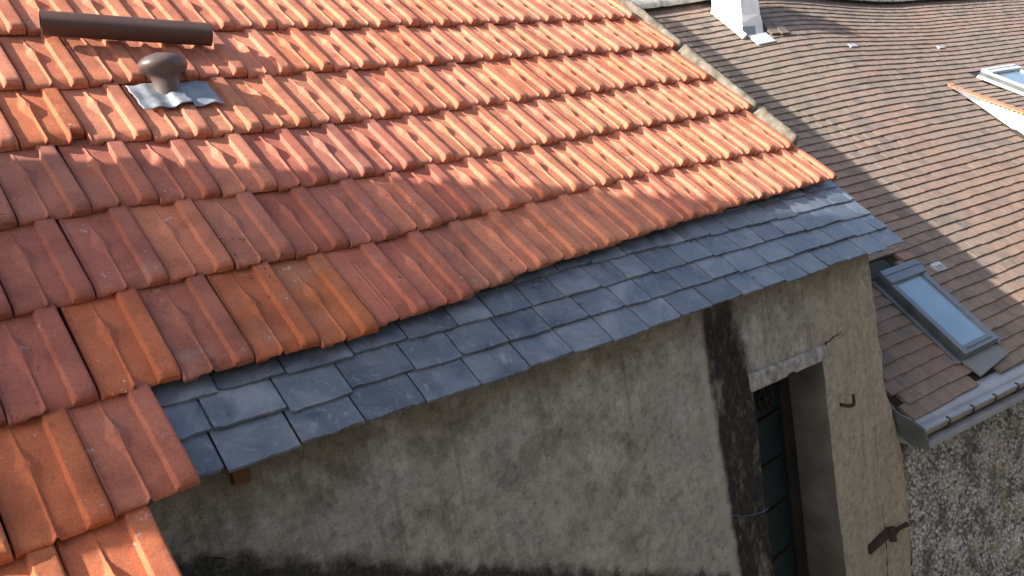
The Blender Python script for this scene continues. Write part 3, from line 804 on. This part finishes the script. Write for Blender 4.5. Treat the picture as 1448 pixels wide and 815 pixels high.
for i in range(-18, 0):                                          # roof running on behind the first house
    a0, a1 = -.1 + .1 * i, -.1 + .1 * (i + 1)
    mb.quad(SB(a0, .8, -.035), SB(a1, .8, -.035), SB(a1, TOPB, -.035), SB(a0, TOPB, -.035))
broof = mb.build('flat_tile_roof', M['deck'], nb)
broof['label'] = 'sagging roof of small brown flat tiles'
GAUGE = .0862; TWD = .1372; TT = .027
SK1 = (.712, 1.118, .165, .885)
SK2 = (4.98, 5.62, 2.10, 2.76)
CH = (2.29, 2.56, 3.78, 4.27)
def blocked(a, b):
    if SK1[0] - .01 < a < SK1[1] + .05 and -.01 < b < 1.03: return b > .10 or a < .98
    if SK2[0] - .02 < a < SK2[1] + .05 and SK2[2] < b < SK2[3] + .10: return True
    if CH[0] - .02 < a < CH[1] + .05 and CH[2] - .02 < b < CH[3] + .03: return True
    return False
cells = []
rb = random.Random(17)
nrow = int(TOPB / GAUGE)
for r_ in range(nrow):
    b = r_ * GAUGE
    shift = (.5 if r_ % 2 else 0) + rb.uniform(-.06, .06)
    for c in range(-14, 66):
        a = (c + shift) * TWD
        ac = a + TWD / 2
        if a < -.02 and b < .9: continue
        if a > 9: continue
        if blocked(ac, b + .04): continue
        if a < DA < a + TWD and b < DB: continue
        pr = project(SB(ac, b + .04))
        if pr is None: continue
        x, y, z = pr
        if x > 1560 or y < -60 or y > 900: continue
        vis = 0 <= x <= 1448 and 0 <= y <= 815
        edge = 885 + y * 1.17 if y < 250 else (1178 + (y - 250) * 1.01 if y < 345 else interp([(345, 1274), (370, 1234), (470, 1246), (560, 1258), (600, 1280)], y))
        if x < edge - 90: continue
        cells.append((z if vis and x > edge else 1e3 + z, a, b, rb.random(), rb.uniform(-1, 1), rb.uniform(-1, 1), rb.uniform(-1, 1)))
cells.sort()
bw = TWD * KB; bl = GAUGE * KB * 1.25
def btile_mesh(seed):
    vs = []; fs = []
    x0, x1 = .0012, bw - .0012; n = 4
    for i in range(n + 1):
        u = i / n; x = x0 + (x1 - x0) * u
        ch = .0022 * noise.noise(V((u * 5 + seed * 9, 1, 1)))
        vs += [(x, ch, -TT - .003), (x, ch, 0), (x, bl * .5, -TT * .31), (x, bl, -TT * .62)]
    for i in range(n):
        a = i * 4
        for e in range(3): fs.append((a + e, a + 4 + e, a + 5 + e, a + 1 + e))
    for s in (0, n):
        b = len(vs); q = s * 4
        vs += [vs[q + 1], vs[q + 2], vs[q + 3], (vs[q + 3][0], bl, -TT * 1.6), (vs[q][0], vs[q][1], -TT)]
        f = (b, b + 1, b + 2, b + 3, b + 4); fs.append(f if s == 0 else tuple(reversed(f)))
    return mesh('flat_tile', vs, fs, M['brown'])
BT = [btile_mesh(i) for i in range(4)]
fb = Matrix(((BD.x, BS.x, BN.x, 0), (BD.y, BS.y, BN.y, 0), (BD.z, BS.z, BN.z, 0), (0, 0, 0, 1)))
mbf = MB()
for i, (z, a, b, r1, j1, j2, j3) in enumerate(cells):
    lift = TT * .0 + .003 + .0015 * j1; ja = .004 * j3; jb = .0035 * j2
    if i < 300:
        t = math.atan2(SB(a + TWD / 2, b + .1).z - SB(a + TWD / 2, b).z, 1) * 0
        mx = Matrix.Translation(SB(a, b + jb, lift)) @ fb @ Matrix.Rotation(.012 * j1, 4, 'Z') @ Matrix.Rotation(.012 * j3, 4, 'Y') @ Matrix.Rotation(-math.atan2((delta(a, b) - delta(a, b + .1)), .1), 4, 'X')
        obj('flat_tile', BT[int(r1 * 3.99)], broof, mx)
    else:
        a0, a1 = a + .0012 + .0, a + TWD - .0012; b0 = b + jb + .0012 * j1; b1 = b + GAUGE * 1.25
        l1 = lift - TT * .62
        ll = .0012 * j3
        p = [SB(a0, b0, lift - TT - .003 + ll), SB(a1, b0, lift - TT - .003 - ll), SB(a1, b1, l1 - TT), SB(a0, b1, l1 - TT), SB(a0, b0, lift + ll), SB(a1, b0, lift - ll), SB(a1, b1, l1), SB(a0, b1, l1)]
        i0 = len(mbf.v); mbf.v += p
        for q in ((4, 5, 6, 7), (0, 1, 5, 4), (1, 2, 6, 5), (3, 0, 4, 7)): mbf.f.append(tuple(i0 + t for t in q))
o = mbf.build('flat_tiles_beyond', M['brown_far'], broof); o['kind'] = 'stuff'; o['label'] = 'farther courses of small brown flat tiles'

# ridge of lichen grey half round tiles
seg = .30
for i in range(30):
    a0 = -.4 + seg * i; vs = []; fs = []; n = 9; m_ = 4
    for k in range(m_ + 1):
        a = a0 + (seg + .02) * k / m_; c = SB(a, TOPB, 0.0)
        for q in range(n):
            t = math.pi * (q / (n - 1)) ; r_ = (.135 if k == 0 else .125) * (1 + .05 * noise.noise(V((a * 9, q, 4))))
            vs.append(c + PP * (-r_ * math.cos(t)) + V((0, 0, r_ * math.sin(t) * .9 + .012 - .05 + .008 * noise.noise(V((a * 12, q * 1.3, 1))))))
    for k in range(m_):
        for q in range(n - 1):
            a = k * n + q; fs.append((a, a + 1, a + n + 1, a + n))
    obj('ridge_tile', mesh('ridge_tile', vs, fs, M['ridge'], True), broof)

# vent tile and pale tiles
def grid_plate(a, b, w, l, name, m, parent, slots=0):
    mb = MB(); fr = lambda x, y, z: SB(a + x / KB, b + y / KB, z)
    mb.box(0, w, 0, l, -.005, .014, fr)
    if slots:
        for i in range(slots): mb.box(.012, w - .012, l * .12 + l * .55 * i / slots, l * .12 + l * .55 * i / slots + l * .03, .0141, .021, fr)
    return mb.build(name, m, parent)
o = grid_plate(1.335, .775, .115, .082, 'vent_tile', M['frame_pale'], nb, 6); o['label'] = 'pale grey slotted vent tile among the shaded brown tiles'
o = grid_plate(3.50, 3.42, .13, .055, 'vent_tile', M['vent_grey'], nb); o['label'] = 'pale tile in the chimney shadow'
o = grid_plate(5.08, 3.33, .12, .05, 'vent_tile', M['vent_grey'], nb); o['label'] = 'pale tile high on the sunny slope'

# ---- chimney
cmat = M['white']
def CH_(a, b, z): return SB(a, b) + V((0, 0, z))
mb = MB()
base = [SB(CH[0], CH[2], -.03), SB(CH[1], CH[2], -.03), SB(CH[1], CH[3], -.03), SB(CH[0], CH[3], -.03)]
zt = SB(CH[0], CH[2]).z + .86
c = sum(base, V()) / 4
def ring(sc, z): return [V((c.x + (p.x - c.x) * sc, c.y + (p.y - c.y) * sc, z)) for p in base]
zf = SB(CH[0], CH[2]).z
r0 = [V((p.x, p.y, p.z)) for p in base]
r1 = [V((c.x + (p.x - c.x) * 1.0, c.y + (p.y - c.y) * 1.0, max(zf + .16, p.z + .02))) for p in base]
r2 = [V((c.x + (p.x - c.x) * .86, c.y + (p.y - c.y) * .97, max(zf + .24, p.z + .10))) for p in base]
r3 = ring(.86, zt)
for q0, q1 in ((r0, r1), (r1, r2), (r2, r3)):
    for i in range(4): mb.quad(q0[i], q0[(i + 1) % 4], q1[(i + 1) % 4], q1[i])
mb.quad(*r3)
chim = mb.build('chimney', cmat, nb); chim['label'] = 'white rendered chimney with flared foot'
mb = MB(); cap = ring(1.05, zt + .002); cap2 = ring(1.05, zt + .07); mb.hexa(cap + cap2); mb.build('chimney_cap', M['wall_plain'], chim)
for (a, ) in ((.30,), (.70,)):
    pc = ring(.5, zt)[0].lerp(ring(.5, zt)[1], .5); pc = c.copy(); pc.z = zt + .07; pc += BS * ((a - .5) * .4) * V((1, 1, 0)).length * .5; pc.z = zt + .07
    mb = MB(); mb.tube([pc, pc + V((0, 0, .22))], [.07, .06], 14); mb.build('chimney_pot', M['tile_edge'], chim, smooth=False)
mb = MB(); mb.box(-.01, (CH[1] - CH[0]) * KB + .012, -.012, .004, -.02, .125, lambda x, y, z: V(base[0]) + BD * x + PP * y + V((0, 0, z + .02)))
mb.build('front_flashing', M['zinc'], chim)
mb = MB(); mb.box(.05, .30, -.155, .01, .004, .018, lambda x, y, z: SB(CH[0] + x / KB, CH[2] + y / KB, z)); mb.build('apron', M['frame_pale'], chim)
mb = MB()
for i in range(10):
    b0 = CH[2] + (CH[3] - CH[2]) * i / 10; b1 = CH[2] + (CH[3] - CH[2]) * (i + 1) / 10
    mb.hexa([SB(CH[0] - .035, b0, .002), SB(CH[0] + .002, b0, .002), SB(CH[0] + .002, b1, .002), SB(CH[0] - .035, b1, .002), SB(CH[0] - .035, b0, .022), SB(CH[0] - .004, b0, .05), SB(CH[0] - .004, b1, .05), SB(CH[0] - .035, b1, .022)])
mb.build('side_flashing', M['cream'], chim)
mb = MB()
for i in range(3):
    for k in range(2): mb.box(0, .13, 0, .075, .012, .030, lambda x, y, z: SB(CH[1] + .05 + k * .125 + .02 * i, CH[2] - .035 + i * .072 - .02 * k + y / KB, z) + BD * x)
o = mb.build('loose_tiles', M['brown'], chim)

# ---- roof window
def roof_window(name, S, lift, frame_m, parent, label):
    a0, a1, b0, b1 = S
    fr0 = lambda x, y, z: SB(a0, b0) + (SB(a1, b0) - SB(a0, b0)) * x + (SB(a0, b1) - SB(a0, b0)) * y + BN * z
    wx = (a1 - a0) * KB; wy = (b1 - b0) * KB
    fr = lambda x, y, z: fr0(x / wx, y / wy, z)
    mb = MB()
    f = .055
    for (x0, x1, y0, y1) in ((0, .030, 0, wy), (wx - .030, wx, 0, wy), (.0301, wx - .0301, 0, .03), (.0301, wx - .0301, wy - .03, wy)): mb.box(x0, x1, y0, y1, -.03, lift, fr)
    root = mb.build(name, M['zinc_dark'], parent, bevel=.003); root['label'] = label
    mb = MB()
    for (x0, x1, y0, y1) in ((.006, .056, .012, wy - .10), (wx - .056, wx - .006, .012, wy - .10)): mb.box(x0, x1, y0, y1, lift + .001, lift + .022, fr)
    mb.box(.0562, wx - .0562, .012, .075, lift + .001, lift + .020, fr)
    mb.build('sash', frame_m, root, bevel=.004)
    mb = MB(); mb.box(.0565, wx - .0565, .0755, wy - .10, lift - .004, lift + .008, fr); mb.build('pane', M['glass'], root)
    mb = MB(); mb.box(.066, wx - .066, .040, .046, lift + .0202, lift + .026, fr); mb.build('glazing_bead', M['zinc_dark'], root)
    mb = MB(); mb.box(-.004, wx + .004, wy - .115, wy + .006, lift + .001, lift + .045, fr); mb.build('hood', frame_m, root, bevel=.008)
    mb = MB(); mb.box(.0, wx, wy - .05, wy - .044, lift + .0452, lift + .049, fr); mb.build('hood_seam', M['zinc_dark'], root)
    mb = MB(); mb.box(wx + .002, wx + .038, -.01, wy - .01, .004, lift * .75, fr); mb.build('side_flashing', frame_m, root, bevel=.006)
    mb = MB(); mb.box(-.038, -.002, -.01, wy - .01, -.01, lift * .35, fr); mb.build('side_flashing', frame_m, root, bevel=.006)
    return root, fr, wx, wy
sk, fr, wx, wy = roof_window('skylight', SK1, .055, M['frame'], nb, 'small skylight reflecting blue sky, near the gutter')
mb = MB(); ap = [(.715, .165), (.742, .034), (1.140, .078), (1.112, .168)]
mb.hexa([SB(a, b, .008) for a, b in (ap[1], ap[2], ap[3], ap[0])] + [SB(a, b, .020) for a, b in (ap[1], ap[2], ap[3], ap[0])])
mb.build('apron', M['apron'], sk)
mb = MB(); mb.box(-.02, wx * .72, wy + .015, wy + .145, -.03, -.005, fr); mb.build('upper_gap_dark', M['black'], sk)  # dark of the open gap above the window painted as a black sheet
sk2, fr2, wx2, wy2 = roof_window('skylight', SK2, .06, M['frame_pale'], nb, 'pale framed skylight high on the sunny roof at the right edge')
mb = MB(); mb.box(-.03, wx2 * .75, wy2 + .012, wy2 + .10, -.02, .005, fr2); mb.build('upper_gap_dark', M['black'], sk2)

# ---- shed dormer cheek
dorm = obj('dormer_cheek', None if False else mesh('dormer_cheek', [p for i in range(25) for p in (
    SB(DA - .004, DB - i * .1, -.01), B0 + (BD * (DA - .002) + BS * (DB - i * .1)) * KB + BN * ((delta(DA - .01, DB - i * .1) + i * .1 * DS) * KB - .012))],
    [(2 * i, 2 * i + 1, 2 * i + 3, 2 * i + 2) for i in range(24)], M['cream']), nb)
dorm['label'] = 'cream rendered cheek of a low shed dormer'
mb = MB()
for i in range(24):
    b0, b1 = DB - i * .1, DB - (i + 1) * .1; hb = lambda b: (DB - b) * DS * KB * .78
    mb.quad(SB(DA - .07, b0, .012), SB(DA - .07, b1, .012), SB(DA - .008, b1, .014 + hb(b1)), SB(DA - .008, b0, .014 + hb(b0)))
mb.build('step_flashing', M['zinc'], dorm)
mb = MB()
for i in range(26):
    b = DB + .02 - i * GAUGE
    top = lambda bb: B0 + (BD * DA + BS * bb) * KB + BN * ((delta(DA - .01, bb) + max(0, DB - bb) * DS) * KB)
    for s in (0, 1): 
        p = top(b + s * .043)
        mb.hexa([p + BD * -.03 + BN * -.012, p + BD * .07 + BN * -.012, p + BD * .07 + BS * .05 + BN * -.012, p + BD * -.03 + BS * .05 + BN * -.012, p + BD * -.03 + BN * .010, p + BD * .07 + BN * .010, p + BD * .07 + BS * .05 + BN * .002, p + BD * -.03 + BS * .05 + BN * .002])
mb.build('tile_edging', M['tile_edge'], dorm)

# ---- gutter on its zinc shelf
GA0, GA1 = -.085, 9.0
def sweep(prof, a0, a1, n=60):
    vs = []; fs = []; m_ = len(prof)
    for i in range(n + 1):
        a = a0 + (a1 - a0) * (i / n) ** 1.6
        for (o_, z) in prof: vs.append(GB(a, o_, z + .0015 * noise.noise(V((a * 3, 1, 1)))))
    for i in range(n):
        for q in range(m_ - 1):
            k = i * m_ + q; fs.append((k, k + m_, k + m_ + 1, k + 1))
    return vs, fs
r_g = .045; oc = .054; zc_ = -.024
inner = [(-.05, .012), (-.02, .004)] + [(oc + r_g * math.cos(t), zc_ - r_g * math.sin(t)) for t in [math.pi * i / 12 for i in range(12, -1, -1)]]
vs, fs = sweep(inner, GA0, GA1)
gut = obj('gutter', mesh('gutter', vs, fs, M['gutter_in'], True), nb); gut['label'] = 'half round zinc gutter under the brown tiles'
outer = [(oc + (r_g + .003) * math.cos(t), zc_ - (r_g + .003) * math.sin(t)) for t in [math.pi * i / 12 for i in range(0, 13)]]
vs, fs = sweep(outer, GA0, GA1); obj('gutter_shell', mesh('gutter_shell', vs, fs, M['gutter_out'], True), gut)
mb = MB(); mb.tube([GB(GA0 + (GA1 - GA0) * (i / 60) ** 1.6, oc + r_g + .003, zc_ + .004) for i in range(61)], .0065, 8); mb.build('gutter_bead', M['zinc'], gut, smooth=True)
vs, fs = sweep([(-.06, -.074), (.118, -.082), (.121, -.084), (.122, -.114), (.116, -.118), (-.06, -.118)], GA0 + .005, GA1)
fs.append(tuple(range(6))); obj('zinc_shelf', mesh('zinc_shelf', vs, fs, M['zinc']), gut)
for a in (.155, .395, .632, .88, 1.13, 1.38, 1.63, 1.9):
    mb = MB(); mb.tube([GB(a, oc + (r_g + .0075) * math.cos(t), zc_ - (r_g + .0075) * math.sin(t)) for t in [math.pi * (i / 10) * .55 - .12 for i in range(11)]] , .0055, 6)
    mb.tube([GB(a, oc + r_g + .010, zc_ + .010), GB(a, oc + r_g - .012, zc_ + .016)], .0055, 6)
    mb.build('gutter_bracket', M['black'], gut)
mb = MB(); pl = [(-.075, .085), (-.02, .052), (.05, .030), (.104, .000), (.124, -.075), (.124, -.118), (.03, -.112), (-.06, -.06)]
p0 = [GB(GA0 - .008, o_, z) for o_, z in pl]; p1 = [GB(GA0 + .004, o_, z) for o_, z in pl]; i0 = 0
mb.v = p0 + p1; n = len(pl); mb.f = [tuple(reversed(range(n))), tuple(range(n, 2 * n))] + [(i, (i + 1) % n, n + (i + 1) % n, n + i) for i in range(n)]
o = mb.build('end_plate', M['zinc_dark'], gut); o['label'] = 'dark end plate of the gutter'
mb = MB(); mb.tube([GB(-.10, -.14, .16), GB(-.095, -.10, .115), GB(-.09, -.06, .075)], [.012, .016, .012], 8); mb.build('mortar_fillet', M['mortar'], gut)

# ---- rubble wall under the gutter
wp = GB(0, -.045, 0); wp.z = -1.52
WB = Matrix(((BD.x, PP.x, 0, wp.x), (BD.y, PP.y, 0, wp.y), (0, 0, 1, wp.z), (0, 0, 0, 1)))
vs = []; fs = []; nx, nz = 205, 215; dx = .0085
for k in range(nz + 1):
    for i in range(nx + 1):
        x = -.04 + dx * i; z = .04 - dx * k
        p = V((x, 0, z)); cd = noise.voronoi(p * 24 + V((0, 3, 0)) + V((1, 0, 1)) * noise.noise(p * 12) * .8)[0][0]; c2 = noise.voronoi(p * 38)[0][0]
        y = -.022 * max(0, .75 - cd) * (1 + noise.noise(p * 5)) - .006 * max(0, .7 - c2) + .03 * noise.noise(p * 2.3) + .018 * noise.noise(p * 8) + .010 * noise.noise(p * 21) + .005 * noise.noise(p * 47)
        vs.append((x, y + .03, z))
for k in range(nz):
    for i in range(nx):
        a = k * (nx + 1) + i; fs.append((a, a + nx + 1, a + nx + 2, a + 1))
x1 = -.04 + dx * nx; z1 = .04 - dx * nz; b = len(vs)
vs += [(x1, .02, .04), (9, .02, .04), (9, .02, -3.7), (x1, .02, -3.7), (-.04, .02, z1), (x1, .02, z1), (-.04, .02, -3.7)]
fs += [(b, b + 3, b + 2, b + 1), (b + 4, b + 6, b + 3, b + 5)]
obj('rubble_wall', mesh('rubble_wall', vs, fs, M['pebble'], True), nb, WB)['label'] = 'rough grey rubble wall below the gutter'
mb = MB(); mb.box(-.0, 9, .075, .1, -3.7, .0); mb.build('inner_wall', M['dark'], nb, WB)
